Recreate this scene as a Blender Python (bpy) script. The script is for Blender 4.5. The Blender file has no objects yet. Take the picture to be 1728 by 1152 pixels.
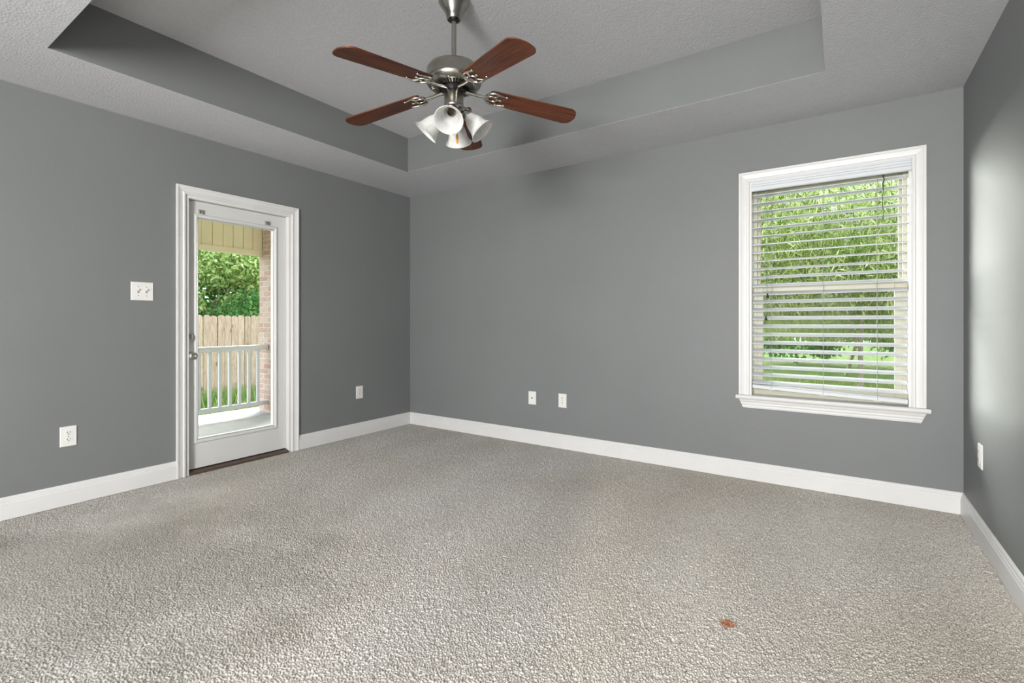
import bpy, bmesh, math, random
import numpy as np
from mathutils import Vector, Matrix
random.seed(7)
SC = bpy.context.scene
COL = SC.collection

# ------------------------------------------------------------------ camera
cam_d = bpy.data.cameras.new('camera'); cam = bpy.data.objects.new('camera', cam_d); COL.objects.link(cam)
cam_d.sensor_width = 36.0; cam_d.lens = 36.0 * 821.0 / 1728.0
cam_d.shift_y = (542.0 - 576.0) / 1728.0
cam_d.clip_start = 0.05; cam_d.clip_end = 200
CAM = Vector((3.854, -3.742, 1.102))
cam.location = CAM
cam.rotation_euler = (math.pi / 2, 0, math.atan2(554.0, 821.0))
SC.camera = cam

# ------------------------------------------------------------------ light and exposure
SC.view_settings.view_transform = 'Standard'
SC.view_settings.look = 'None'
SC.view_settings.gamma = 1.0
SC.view_settings.use_curve_mapping = False
SC.view_settings.exposure = 0.0

world = bpy.data.worlds.new('sky'); SC.world = world; world.use_nodes = True
wn, wl = world.node_tree.nodes, world.node_tree.links
wn.clear()
w_out = wn.new('ShaderNodeOutputWorld'); w_bg = wn.new('ShaderNodeBackground')
w_tc = wn.new('ShaderNodeTexCoord'); w_sep = wn.new('ShaderNodeSeparateXYZ'); w_r = wn.new('ShaderNodeValToRGB')
w_r.color_ramp.elements[0].position = 0.0; w_r.color_ramp.elements[0].color = (0.95, 0.97, 1.0, 1)
w_r.color_ramp.elements[1].position = 0.8; w_r.color_ramp.elements[1].color = (0.62, 0.78, 1.0, 1)
wl.new(w_tc.outputs['Generated'], w_sep.inputs[0]); wl.new(w_sep.outputs['Z'], w_r.inputs[0])
wl.new(w_r.outputs[0], w_bg.inputs[0]); w_bg.inputs[1].default_value = 4.2
wl.new(w_bg.outputs[0], w_out.inputs[0])

def light(name, kind, loc, rot, energy, color=(1, 1, 1), sx=1, sy=1, angle=None):
    d = bpy.data.lights.new(name, kind); o = bpy.data.objects.new(name, d); COL.objects.link(o)
    o.location = loc; o.rotation_euler = rot; d.energy = energy; d.color = color
    if kind == 'AREA':
        d.shape = 'RECTANGLE'; d.size = sx; d.size_y = sy
    if angle is not None: d.angle = angle
    return o

def aim(o, d):
    o.rotation_euler = Vector(d).to_track_quat('-Z', 'Y').to_euler()

# hazy afternoon sun, low in the west behind thin cloud
sun = light('sun', 'SUN', (-8, 6, 7), (0, 0, 0), 31.0, (1.0, 0.98, 0.93), angle=math.radians(45))
aim(sun, (0.66, -0.70, -0.25))
# added fill lamp behind the camera, standing in for unseen daylight
l2 = light('fill_behind_camera', 'AREA', (3.35, -6.57, 1.40), (0, 0, 0), 320, (1.0, 0.99, 0.975), 1.3, 1.5)
aim(l2, (0, 1, 0))

# ------------------------------------------------------------------ materials
def nodes(m):
    m.use_nodes = True
    nt = m.node_tree
    return nt, nt.nodes, nt.links, nt.nodes['Principled BSDF']

def mat(name, col, rough=0.5, metal=0.0, noise=0.0, nscale=8.0, bump=0.0, bscale=60.0, coat=0.0, bdist=0.002, bdetail=3.0):
    m = bpy.data.materials.new(name)
    nt, N, L, P = nodes(m)
    P.inputs['Roughness'].default_value = rough
    P.inputs['Metallic'].default_value = metal
    P.inputs['Base Color'].default_value = (*col, 1)
    if coat: P.inputs['Coat Weight'].default_value = coat
    tc = N.new('ShaderNodeTexCoord')
    if noise:
        t = N.new('ShaderNodeTexNoise'); t.inputs['Scale'].default_value = nscale; t.inputs['Detail'].default_value = 4
        L.new(tc.outputs['Object'], t.inputs['Vector'])
        r = N.new('ShaderNodeValToRGB')
        r.color_ramp.elements[0].position = 0.3; r.color_ramp.elements[1].position = 0.7
        r.color_ramp.elements[0].color = (*[c * (1 - noise) for c in col], 1)
        r.color_ramp.elements[1].color = (*[min(1, c * (1 + noise)) for c in col], 1)
        L.new(t.outputs[0], r.inputs[0]); L.new(r.outputs[0], P.inputs['Base Color'])
    if bump:
        t = N.new('ShaderNodeTexNoise'); t.inputs['Scale'].default_value = bscale; t.inputs['Detail'].default_value = bdetail
        L.new(tc.outputs['Object'], t.inputs['Vector'])
        b = N.new('ShaderNodeBump'); b.inputs['Strength'].default_value = bump; b.inputs['Distance'].default_value = bdist
        L.new(t.outputs[0], b.inputs['Height']); L.new(b.outputs[0], P.inputs['Normal'])
    return m

M = {}
M['wall'] = mat('wall_paint', (0.190, 0.198, 0.198), 0.55, noise=0.03, nscale=1.5, bump=0.25, bscale=70)
M['ceil'] = mat('ceiling_paint', (0.585, 0.585, 0.61), 0.6, noise=0.03, nscale=40, bump=0.8, bscale=100, bdist=0.004)
M['trim'] = mat('white_trim_paint', (0.735, 0.728, 0.715), 0.35, noise=0.02, nscale=6)
M['door'] = mat('white_door_paint', (0.66, 0.66, 0.645), 0.38, noise=0.02, nscale=4)
M['plate'] = mat('white_plastic', (0.80, 0.79, 0.76), 0.35, noise=0.01)
M['slot'] = mat('dark_slot', (0.03, 0.03, 0.03), 0.6, noise=0.05)
M['slat'] = mat('white_blind_slat', (0.66, 0.68, 0.705), 0.4, noise=0.02, nscale=10)
M['vinyl'] = mat('almond_vinyl', (0.46, 0.445, 0.34), 0.4, noise=0.02)
M['cord'] = mat('blind_cord', (0.35, 0.36, 0.33), 0.8, noise=0.05)
M['tassel'] = mat('black_tassel', (0.01, 0.012, 0.012), 0.4, noise=0.05)
M['nickel'] = mat('brushed_nickel', (0.40, 0.385, 0.34), 0.28, 1.0, noise=0.06, nscale=30)
M['chrome'] = mat('bright_nickel', (0.66, 0.64, 0.59), 0.16, 1.0, noise=0.04, nscale=30)
M['black'] = mat('black_metal', (0.012, 0.012, 0.013), 0.45, 0.3, noise=0.05)
M['amber'] = mat('amber_fob', (0.55, 0.25, 0.03), 0.3, noise=0.15, nscale=60)
M['bronze'] = mat('bronze_threshold', (0.085, 0.055, 0.035), 0.5, noise=0.2, nscale=30)
M['concrete'] = mat('concrete', (0.40, 0.39, 0.37), 0.85, noise=0.08, nscale=9, bump=0.2, bscale=120)
M['railing'] = mat('white_vinyl_railing', (0.60, 0.60, 0.61), 0.35, noise=0.01)
M['siding'] = mat('beige_siding', (0.84, 0.74, 0.52), 0.55, noise=0.04, nscale=5)
M['exterior'] = mat('exterior_wall', (0.45, 0.30, 0.22), 0.85, noise=0.15, nscale=12)
M['bark'] = mat('bark', (0.33, 0.29, 0.23), 0.9, noise=0.3, nscale=25, bump=0.5, bscale=40)

NAP = ((0.933, 0.36, 0.0), 2.02)
def m_carpet():
    m = bpy.data.materials.new('carpet')
    nt, N, L, P = nodes(m)
    tc = N.new('ShaderNodeTexCoord')
    # yarn fibres; the loops themselves are in the mesh
    n2 = N.new('ShaderNodeTexNoise'); n2.inputs['Scale'].default_value = 210; n2.inputs['Detail'].default_value = 2
    L.new(tc.outputs['Object'], n2.inputs['Vector'])
    b = N.new('ShaderNodeBump'); b.inputs['Strength'].default_value = 0.6; b.inputs['Distance'].default_value = 0.003
    L.new(n2.outputs[0], b.inputs['Height']); L.new(b.outputs[0], P.inputs['Normal'])
    # soiling and vacuum tracks: broad patches and straight bands
    n1 = N.new('ShaderNodeTexNoise'); n1.inputs['Scale'].default_value = 0.75; n1.inputs['Detail'].default_value = 5; n1.inputs['Roughness'].default_value = 0.55
    L.new(tc.outputs['Object'], n1.inputs['Vector'])
    r = N.new('ShaderNodeValToRGB')
    r.color_ramp.elements[0].position = 0.30; r.color_ramp.elements[0].color = (0.57, 0.525, 0.46, 1)
    r.color_ramp.elements[1].position = 0.62; r.color_ramp.elements[1].color = (0.68, 0.65, 0.605, 1)
    L.new(n1.outputs[0], r.inputs[0])
    wv = N.new('ShaderNodeTexWave'); wv.wave_profile = 'SIN'; wv.inputs['Scale'].default_value = 0.55; wv.inputs['Distortion'].default_value = 1.2
    wv.inputs['Detail'].default_value = 1.0; wv.inputs['Detail Scale'].default_value = 0.6
    mp = N.new('ShaderNodeMapping'); mp.inputs['Rotation'].default_value = (0, 0, math.radians(-8))
    L.new(tc.outputs['Object'], mp.inputs['Vector']); L.new(mp.outputs[0], wv.inputs['Vector'])
    wr = N.new('ShaderNodeMapRange'); wr.inputs['To Min'].default_value = 0.97; wr.inputs['To Max'].default_value = 1.02
    L.new(wv.outputs[1], wr.inputs['Value'])
    mul = N.new('ShaderNodeVectorMath'); mul.operation = 'SCALE'
    L.new(r.outputs[0], mul.inputs[0]); L.new(wr.outputs[0], mul.inputs['Scale'])
    # yarn flecks
    fr = N.new('ShaderNodeMapRange'); fr.inputs['From Min'].default_value = 0.35; fr.inputs['From Max'].default_value = 0.65
    fr.inputs['To Min'].default_value = 0.86; fr.inputs['To Max'].default_value = 1.1
    L.new(n2.outputs[0], fr.inputs['Value'])
    mul2 = N.new('ShaderNodeVectorMath'); mul2.operation = 'SCALE'
    L.new(mul.outputs[0], mul2.inputs[0]); L.new(fr.outputs[0], mul2.inputs['Scale'])
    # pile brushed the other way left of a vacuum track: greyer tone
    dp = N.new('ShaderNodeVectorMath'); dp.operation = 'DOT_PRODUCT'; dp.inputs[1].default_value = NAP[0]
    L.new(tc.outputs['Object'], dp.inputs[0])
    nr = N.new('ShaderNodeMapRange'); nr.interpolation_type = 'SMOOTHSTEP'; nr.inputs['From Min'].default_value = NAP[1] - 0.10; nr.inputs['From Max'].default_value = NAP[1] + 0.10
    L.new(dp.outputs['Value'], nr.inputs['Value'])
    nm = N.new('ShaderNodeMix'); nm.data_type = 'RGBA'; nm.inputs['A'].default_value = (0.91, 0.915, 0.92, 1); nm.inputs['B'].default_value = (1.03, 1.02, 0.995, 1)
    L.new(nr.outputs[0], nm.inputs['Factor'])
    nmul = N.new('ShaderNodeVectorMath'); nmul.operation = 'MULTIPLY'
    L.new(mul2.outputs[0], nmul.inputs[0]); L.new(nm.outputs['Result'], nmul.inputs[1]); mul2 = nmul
    # worn, soiled patches at front left; colour also darkened against excess light there
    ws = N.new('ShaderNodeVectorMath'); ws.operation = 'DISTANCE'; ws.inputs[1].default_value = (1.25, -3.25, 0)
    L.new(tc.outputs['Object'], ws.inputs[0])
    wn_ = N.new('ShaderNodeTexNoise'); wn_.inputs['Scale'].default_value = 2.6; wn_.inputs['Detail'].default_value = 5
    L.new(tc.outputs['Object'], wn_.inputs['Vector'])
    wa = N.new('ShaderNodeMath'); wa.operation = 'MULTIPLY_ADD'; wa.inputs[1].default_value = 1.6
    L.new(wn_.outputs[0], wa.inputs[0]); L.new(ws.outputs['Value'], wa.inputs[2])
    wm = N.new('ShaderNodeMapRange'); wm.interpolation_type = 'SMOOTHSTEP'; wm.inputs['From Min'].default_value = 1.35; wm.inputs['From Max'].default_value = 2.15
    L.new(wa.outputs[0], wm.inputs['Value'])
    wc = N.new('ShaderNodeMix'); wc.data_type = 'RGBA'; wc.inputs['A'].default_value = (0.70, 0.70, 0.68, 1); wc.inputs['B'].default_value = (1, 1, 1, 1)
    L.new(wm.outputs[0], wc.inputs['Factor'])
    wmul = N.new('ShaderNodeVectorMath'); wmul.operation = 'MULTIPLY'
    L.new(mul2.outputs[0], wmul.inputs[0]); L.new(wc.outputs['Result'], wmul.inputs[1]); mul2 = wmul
    # rust coloured stain
    vs = N.new('ShaderNodeVectorMath'); vs.operation = 'DISTANCE'; vs.inputs[1].default_value = (3.511, -1.825, 0)
    nz3 = N.new('ShaderNodeTexNoise'); nz3.inputs['Scale'].default_value = 40
    L.new(tc.outputs['Object'], nz3.inputs['Vector'])
    L.new(tc.outputs['Object'], vs.inputs[0])
    ad3 = N.new('ShaderNodeMath'); ad3.operation = 'MULTIPLY_ADD'; ad3.inputs[1].default_value = 0.035
    L.new(nz3.outputs[0], ad3.inputs[0]); L.new(vs.outputs['Value'], ad3.inputs[2])
    sr = N.new('ShaderNodeMapRange'); sr.inputs['From Min'].default_value = 0.035; sr.inputs['From Max'].default_value = 0.052
    sr.inputs['To Min'].default_value = 0.85; sr.inputs['To Max'].default_value = 0.0
    L.new(ad3.outputs[0], sr.inputs['Value'])
    mx = N.new('ShaderNodeMix'); mx.data_type = 'RGBA'; mx.inputs['B'].default_value = (0.50, 0.19, 0.07, 1)
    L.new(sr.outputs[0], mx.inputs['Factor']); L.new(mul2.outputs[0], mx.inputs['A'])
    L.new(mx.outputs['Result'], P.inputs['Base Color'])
    P.inputs['Roughness'].default_value = 1.0
    P.inputs['Specular IOR Level'].default_value = 0.05
    return m
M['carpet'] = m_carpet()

def m_wood(name, dark, light_, scale=(1.2, 16, 16), rough=0.35, knots=False):
    m = bpy.data.materials.new(name)
    nt, N, L, P = nodes(m)
    tc = N.new('ShaderNodeTexCoord'); mp = N.new('ShaderNodeMapping'); mp.inputs['Scale'].default_value = scale
    oi = N.new('ShaderNodeObjectInfo'); ad = N.new('ShaderNodeVectorMath'); ad.operation = 'MULTIPLY_ADD'
    ad.inputs[1].default_value = (7, 7, 7)
    L.new(oi.outputs['Random'], ad.inputs[0]); L.new(tc.outputs['Object'], ad.inputs[2])
    n = N.new('ShaderNodeTexNoise'); n.inputs['Scale'].default_value = 4; n.inputs['Detail'].default_value = 8; n.inputs['Distortion'].default_value = 0.8
    L.new(ad.outputs[0], mp.inputs['Vector']); L.new(mp.outputs[0], n.inputs['Vector'])
    r = N.new('ShaderNodeValToRGB'); r.color_ramp.elements[0].position = 0.34; r.color_ramp.elements[1].position = 0.68
    r.color_ramp.elements[0].color = (*dark, 1); r.color_ramp.elements[1].color = (*light_, 1)
    L.new(n.outputs[0], r.inputs[0])
    out = r.outputs[0]
    if knots:
        v = N.new('ShaderNodeTexVoronoi'); v.inputs['Scale'].default_value = 1.0
        mp2 = N.new('ShaderNodeMapping'); mp2.inputs['Scale'].default_value = (6, 6, 3.2)
        L.new(ad.outputs[0], mp2.inputs['Vector']); L.new(mp2.outputs[0], v.inputs['Vector'])
        kr = N.new('ShaderNodeMapRange'); kr.inputs['From Min'].default_value = 0.10; kr.inputs['From Max'].default_value = 0.20
        kr.inputs['To Min'].default_value = 0.75; kr.inputs['To Max'].default_value = 0.0
        L.new(v.outputs['Distance'], kr.inputs['Value'])
        mx = N.new('ShaderNodeMix'); mx.data_type = 'RGBA'; mx.inputs['B'].default_value = (0.16, 0.09, 0.05, 1)
        L.new(kr.outputs[0], mx.inputs['Factor']); L.new(out, mx.inputs['A'])
        # each board has its own tone
        hs = N.new('ShaderNodeHueSaturation'); vr = N.new('ShaderNodeMapRange')
        vr.inputs['To Min'].default_value = 0.72; vr.inputs['To Max'].default_value = 1.18
        L.new(oi.outputs['Random'], vr.inputs['Value']); L.new(vr.outputs[0], hs.inputs['Value'])
        L.new(mx.outputs['Result'], hs.inputs['Color']); out = hs.outputs[0]
    L.new(out, P.inputs['Base Color']); P.inputs['Roughness'].default_value = rough
    return m
M['cherry'] = m_wood('cherry_wood', (0.055, 0.013, 0.005), (0.180, 0.046, 0.014), (1.0, 14, 14), 0.42)
M['cedar'] = m_wood('cedar_picket', (0.38, 0.26, 0.18), (0.62, 0.47, 0.37), (20, 20, 1.3), 0.85, knots=True)

def m_glass():
    m = bpy.data.materials.new('clear_glass')
    nt, N, L, P = nodes(m)
    N.remove(P)
    o = N['Material Output']; t = N.new('ShaderNodeBsdfTransparent'); g = N.new('ShaderNodeBsdfGlossy'); g.inputs['Roughness'].default_value = 0.02
    f = N.new('ShaderNodeFresnel'); f.inputs['IOR'].default_value = 1.05
    t.inputs[0].default_value = (0.97, 0.985, 0.975, 1)
    mx = N.new('ShaderNodeMixShader')
    L.new(f.outputs[0], mx.inputs[0]); L.new(t.outputs[0], mx.inputs[1]); L.new(g.outputs[0], mx.inputs[2]); L.new(mx.outputs[0], o.inputs[0])
    return m
M['glass'] = m_glass()

def m_screen():
    m = bpy.data.materials.new('insect_mesh')
    nt, N, L, P = nodes(m)
    N.remove(P)
    o = N['Material Output']; t = N.new('ShaderNodeBsdfTransparent'); g = N.new('ShaderNodeBsdfDiffuse'); g.inputs[0].default_value = (0.22, 0.24, 0.15, 1)
    mx = N.new('ShaderNodeMixShader'); mx.inputs[0].default_value = 0.12
    L.new(t.outputs[0], mx.inputs[1]); L.new(g.outputs[0], mx.inputs[2]); L.new(mx.outputs[0], o.inputs[0])
    return m
M['screen'] = m_screen()

def m_shade():
    m = bpy.data.materials.new('alabaster_glass')
    nt, N, L, P = nodes(m)
    o = N['Material Output']; tr = N.new('ShaderNodeBsdfTranslucent')
    tc = N.new('ShaderNodeTexCoord'); n = N.new('ShaderNodeTexNoise'); n.inputs['Scale'].default_value = 14; n.inputs['Detail'].default_value = 5; n.inputs['Distortion'].default_value = 2.5
    L.new(tc.outputs['Object'], n.inputs['Vector'])
    r = N.new('ShaderNodeValToRGB'); r.color_ramp.elements[0].position = 0.3; r.color_ramp.elements[1].position = 0.7
    r.color_ramp.elements[0].color = (0.76, 0.76, 0.74, 1); r.color_ramp.elements[1].color = (0.95, 0.95, 0.93, 1)
    L.new(n.outputs[0], r.inputs[0]); L.new(r.outputs[0], P.inputs['Base Color']); L.new(r.outputs[0], tr.inputs[0])
    P.inputs['Roughness'].default_value = 0.25
    mx = N.new('ShaderNodeMixShader'); mx.inputs[0].default_value = 0.4
    L.new(P.outputs[0], mx.inputs[1]); L.new(tr.outputs[0], mx.inputs[2]); L.new(mx.outputs[0], o.inputs[0])
    return m
M['shade'] = m_shade()

def m_leaf(name, a, b, c):
    m = bpy.data.materials.new(name)
    nt, N, L, P = nodes(m)
    o = N['Material Output']; g = N.new('ShaderNodeNewGeometry')
    r = N.new('ShaderNodeValToRGB'); e = r.color_ramp.elements
    e[0].position = 0.0; e[0].color = (*a, 1); e[1].position = 1.0; e[1].color = (*c, 1)
    k = e.new(0.5); k.color = (*b, 1)
    L.new(g.outputs['Random Per Island'], r.inputs[0])
    L.new(r.outputs[0], P.inputs['Base Color']); P.inputs['Roughness'].default_value = 0.6; P.inputs['Specular IOR Level'].default_value = 0.12
    tr = N.new('ShaderNodeBsdfTranslucent'); L.new(r.outputs[0], tr.inputs[0])
    mx = N.new('ShaderNodeMixShader'); mx.inputs[0].default_value = 0.32
    L.new(P.outputs[0], mx.inputs[1]); L.new(tr.outputs[0], mx.inputs[2]); L.new(mx.outputs[0], o.inputs[0])
    return m
M['leaf'] = m_leaf('broad_leaf', (0.20, 0.33, 0.09), (0.42, 0.54, 0.18), (0.66, 0.72, 0.36))
M['leafdark'] = m_leaf('dark_leaf', (0.04, 0.13, 0.04), (0.09, 0.24, 0.06), (0.22, 0.40, 0.12))
M['willow'] = m_leaf('narrow_leaf', (0.07, 0.13, 0.025), (0.27, 0.36, 0.08), (0.70, 0.74, 0.38))
M['meadow'] = m_leaf('meadow_grass', (0.11, 0.17, 0.03), (0.18, 0.26, 0.05), (0.30, 0.38, 0.10))
M['grass'] = m_leaf('grass_blade', (0.22, 0.33, 0.09), (0.34, 0.46, 0.15), (0.50, 0.60, 0.26))
M['lawn'] = mat('lawn_ground', (0.10, 0.15, 0.035), 0.95, noise=0.3, nscale=3, bump=0.6, bscale=30, bdist=0.03)

M['lawn'].node_tree.nodes['Principled BSDF'].inputs['Specular IOR Level'].default_value = 0.05

def m_brick():
    m = bpy.data.materials.new('brick')
    nt, N, L, P = nodes(m)
    g = N.new('ShaderNodeNewGeometry'); s = N.new('ShaderNodeSeparateXYZ'); c = N.new('ShaderNodeCombineXYZ')
    ad = N.new('ShaderNodeMath'); ad.operation = 'ADD'
    L.new(g.outputs['Position'], s.inputs[0]); L.new(s.outputs[0], ad.inputs[0]); L.new(s.outputs[1], ad.inputs[1])
    L.new(ad.outputs[0], c.inputs[0]); L.new(s.outputs[2], c.inputs[1])
    b = N.new('ShaderNodeTexBrick'); b.inputs['Scale'].default_value = 1.0
    b.inputs['Brick Width'].default_value = 0.21; b.inputs['Row Height'].default_value = 0.068; b.inputs['Mortar Size'].default_value = 0.006
    b.inputs['Color1'].default_value = (0.46, 0.29, 0.23, 1); b.inputs['Color2'].default_value = (0.58, 0.43, 0.37, 1); b.inputs['Mortar'].default_value = (0.60, 0.55, 0.49, 1)
    L.new(c.outputs[0], b.inputs['Vector'])
    n = N.new('ShaderNodeTexNoise'); n.inputs['Scale'].default_value = 45; L.new(c.outputs[0], n.inputs['Vector'])
    mx = N.new('ShaderNodeMix'); mx.data_type = 'RGBA'; mx.blend_type = 'OVERLAY'; mx.inputs['Factor'].default_value = 0.5
    L.new(b.outputs['Color'], mx.inputs['A']); L.new(n.outputs[0], mx.inputs['B'])
    L.new(mx.outputs['Result'], P.inputs['Base Color']); P.inputs['Roughness'].default_value = 0.9
    bp = N.new('ShaderNodeBump'); bp.inputs['Distance'].default_value = 0.01; bp.invert = True
    L.new(b.outputs['Fac'], bp.inputs['Height']); L.new(bp.outputs[0], P.inputs['Normal'])
    return m
M['brick'] = m_brick()

# ------------------------------------------------------------------ mesh helpers
class MB:
    def __init__(s): s.v = []; s.f = []; s.mi = []
    def add(s, vs, fs, mi=0, T=None):
        k = len(s.v)
        s.v += [tuple(T @ Vector(p)) if T else tuple(p) for p in vs]
        s.f += [tuple(i + k for i in f) for f in fs]; s.mi += [mi] * len(fs)
        return s
    def box(s, x0, x1, y0, y1, z0, z1, mi=0, T=None):
        v = [(x0, y0, z0), (x1, y0, z0), (x1, y1, z0), (x0, y1, z0), (x0, y0, z1), (x1, y0, z1), (x1, y1, z1), (x0, y1, z1)]
        f = [(0, 3, 2, 1), (4, 5, 6, 7), (0, 1, 5, 4), (1, 2, 6, 5), (2, 3, 7, 6), (3, 0, 4, 7)]
        return s.add(v, f, mi, T)
    def prism(s, prof, a, b, mi=0):
        """prof: list of point pairs via functions a(p), b(p) giving the two end positions"""
        n = len(prof)
        v = [a(p) for p in prof] + [b(p) for p in prof]
        f = [(i, (i + 1) % n, n + (i + 1) % n, n + i) for i in range(n)]
        f += [tuple(range(n))[::-1], tuple(range(n, 2 * n))]
        return s.add(v, f, mi)
    def lathe(s, prof, n=32, T=None, mi=0):
        v = []; f = []
        for r, z in prof:
            for k in range(n):
                a = 2 * math.pi * k / n; v.append((r * math.cos(a), r * math.sin(a), z))
        for i in range(len(prof) - 1):
            for k in range(n):
                j = (k + 1) % n
                f.append((i * n + k, i * n + j, (i + 1) * n + j, (i + 1) * n + k))
        if prof[0][0] > 1e-6: f.append(tuple(range(n))[::-1])
        if prof[-1][0] > 1e-6: f.append(tuple(range((len(prof) - 1) * n, len(prof) * n)))
        return s.add(v, f, mi, T)
    def shell(s, prof, n=32, T=None):
        """closed ring profile (no caps)"""
        v = []; f = []; m = len(prof)
        for r, z in prof:
            for k in range(n):
                a = 2 * math.pi * k / n; v.append((r * math.cos(a), r * math.sin(a), z))
        for i in range(m):
            i2 = (i + 1) % m
            for k in range(n):
                j = (k + 1) % n
                f.append((i * n + k, i * n + j, i2 * n + j, i2 * n + k))
        return s.add(v, f, 0, T)
    def tube(s, pts, r, n=8, T=None):
        pts = [Vector(p) for p in pts]; rs = r if isinstance(r, (list, tuple)) else [r] * len(pts)
        v = []; f = []; up = Vector((0, 0, 1)); prev = None
        for i, p in enumerate(pts):
            d = (pts[min(i + 1, len(pts) - 1)] - pts[max(i - 1, 0)]).normalized()
            if prev is None:
                u = d.cross(up)
                if u.length < 1e-3: u = d.cross(Vector((1, 0, 0)))
                u.normalize()
            else:
                u = prev - d * prev.dot(d); u.normalize()
            prev = u; w = d.cross(u)
            for k in range(n):
                a = 2 * math.pi * k / n; v.append(p + (u * math.cos(a) + w * math.sin(a)) * rs[i])
        for i in range(len(pts) - 1):
            for k in range(n):
                j = (k + 1) % n; f.append((i * n + k, i * n + j, (i + 1) * n + j, (i + 1) * n + k))
        f.append(tuple(range(n))[::-1]); f.append(tuple(range((len(pts) - 1) * n, len(pts) * n)))
        return s.add(v, f, 0, T)
    def sphere(s, c, r, n=16, sc=(1, 1, 1)):
        prof = [(max(1e-7, r * math.sin(math.pi * i / 10)), -r * math.cos(math.pi * i / 10)) for i in range(11)]
        T = Matrix.Translation(c) @ Matrix.Diagonal((*sc, 1))
        return s.lathe(prof, n, T)
    def build(s, name, m, parent=None, smooth=False, bevel=0.0):
        me = bpy.data.meshes.new(name); me.from_pydata(s.v, [], s.f)
        ms = m if isinstance(m, (list, tuple)) else [m]
        for k in ms: me.materials.append(k)
        if len(ms) > 1: me.polygons.foreach_set('material_index', s.mi)
        bm = bmesh.new(); bm.from_mesh(me)
        bmesh.ops.remove_doubles(bm, verts=bm.verts, dist=1e-6)
        bmesh.ops.recalc_face_normals(bm, faces=bm.faces); bm.to_mesh(me); bm.free()
        o = bpy.data.objects.new(name, me); COL.objects.link(o)
        if parent: o.parent = parent
        if smooth:
            me.polygons.foreach_set('use_smooth', [True] * len(me.polygons))
            me.set_sharp_from_angle(angle=math.radians(38))
        if bevel:
            b = o.modifiers.new('bevel', 'BEVEL'); b.width = bevel; b.segments = 2; b.limit_method = 'ANGLE'; b.angle_limit = math.radians(40)
        return o

def empty(name, loc=(0, 0, 0), rz=0):
    o = bpy.data.objects.new(name, None); COL.objects.link(o); o.location = loc; o.rotation_euler = (0, 0, rz)
    o.empty_display_size = 0.05
    return o
def tag(o, label, cat, group=None, kind=None):
    o['label'] = label; o['category'] = cat
    if group: o['group'] = group
    if kind: o['kind'] = kind
    return o
def struct(o, label=None, cat=None):
    o['kind'] = 'structure'
    if label: o['label'] = label; o['category'] = cat
    return o
def copy_tree(o, parent=None):
    c = o.copy(); COL.objects.link(c)
    if parent: c.parent = parent
    for ch in list(o.children): copy_tree(ch, c)
    return c

# ------------------------------------------------------------------ room shell
W, H, YF, TH = 4.437, 2.44, -6.60, 0.14      # room width, soffit height, wall behind the camera, wall thickness
TX0, TX1, TY0, TY1, TZ = 0.634, 3.786, -3.040, -0.642, 2.745   # tray recess
DY0, DY1, DZ = -2.176, -1.372, 2.004         # door opening
WX0, WX1, WZ0, WZ1 = 3.330, 4.206, 0.590, 2.075   # window opening

def carpet_mesh(x0, x1, y0, y1, step, cell, depth):
    """height field of cut loops: a dome per jittered cell, over a solid backing"""
    rs = np.random.default_rng(3)
    nx, ny = int((x1 - x0) / step) + 1, int((y1 - y0) / step) + 1
    X, Y = np.meshgrid(np.linspace(x0, x1, nx), np.linspace(y0, y1, ny))
    gx, gy = int((x1 - x0) / cell) + 4, int((y1 - y0) / cell) + 4
    jx, jy = rs.random((gy, gx)), rs.random((gy, gx)); jh = rs.random((gy, gx))
    U, V = (X - x0) / cell + 1, (Y - y0) / cell + 1
    iu, iv = U.astype(int), V.astype(int)
    b1 = np.full(X.shape, 9.0); b2 = np.full(X.shape, 9.0); hh = np.zeros(X.shape)
    for a in (-1, 0, 1):
        for c in (-1, 0, 1):
            cu, cv = np.clip(iu + a, 0, gx - 1), np.clip(iv + c, 0, gy - 1)
            d = np.sqrt((cu + jx[cv, cu] - U) ** 2 + (cv + jy[cv, cu] - V) ** 2)
            m = d < b1
            b2 = np.where(m, b1, np.minimum(b2, d)); b1 = np.where(m, d, b1); hh = np.where(m, jh[cv, cu], hh)
    h = np.clip((b2 - b1) / 0.42, 0, 1) ** 0.6 * (0.72 + 0.28 * hh)
    h += rs.normal(0, 0.05, X.shape)
    Zz = -depth + depth * h
    co = np.stack([X.ravel(), Y.ravel(), Zz.ravel()], 1)
    idx = np.arange(nx * ny).reshape(ny, nx)
    q = np.stack([idx[:-1, :-1].ravel(), idx[:-1, 1:].ravel(), idx[1:, 1:].ravel(), idx[1:, :-1].ravel()], 1)
    k = len(co)
    # flat carpet behind the camera and the backing underneath
    ex = [(-0.05, YF - 0.05, 0), (W + 0.05, YF - 0.05, 0), (W + 0.05, y0, 0), (-0.05, y0, 0),
          (-0.05, YF - 0.05, -0.04), (W + 0.05, YF - 0.05, -0.04), (W + 0.05, 0.05, -0.04), (-0.05, 0.05, -0.04)]
    co = np.concatenate([co, np.array(ex)]); q = np.concatenate([q, np.array([[k, k + 1, k + 2, k + 3], [k + 4, k + 7, k + 6, k + 5]])])
    me = bpy.data.meshes.new('floor'); n = len(q)
    me.vertices.add(len(co)); me.vertices.foreach_set('co', co.astype(np.float32).ravel())
    me.loops.add(n * 4); me.loops.foreach_set('vertex_index', q.astype(np.int32).ravel())
    me.polygons.add(n); me.polygons.foreach_set('loop_start', np.arange(0, n * 4, 4, dtype=np.int32))
    me.polygons.foreach_set('use_smooth', np.ones(n, dtype=bool))
    me.update(calc_edges=True); me.materials.append(M['carpet'])
    o = bpy.data.objects.new('floor', me); COL.objects.link(o); return o
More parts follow.
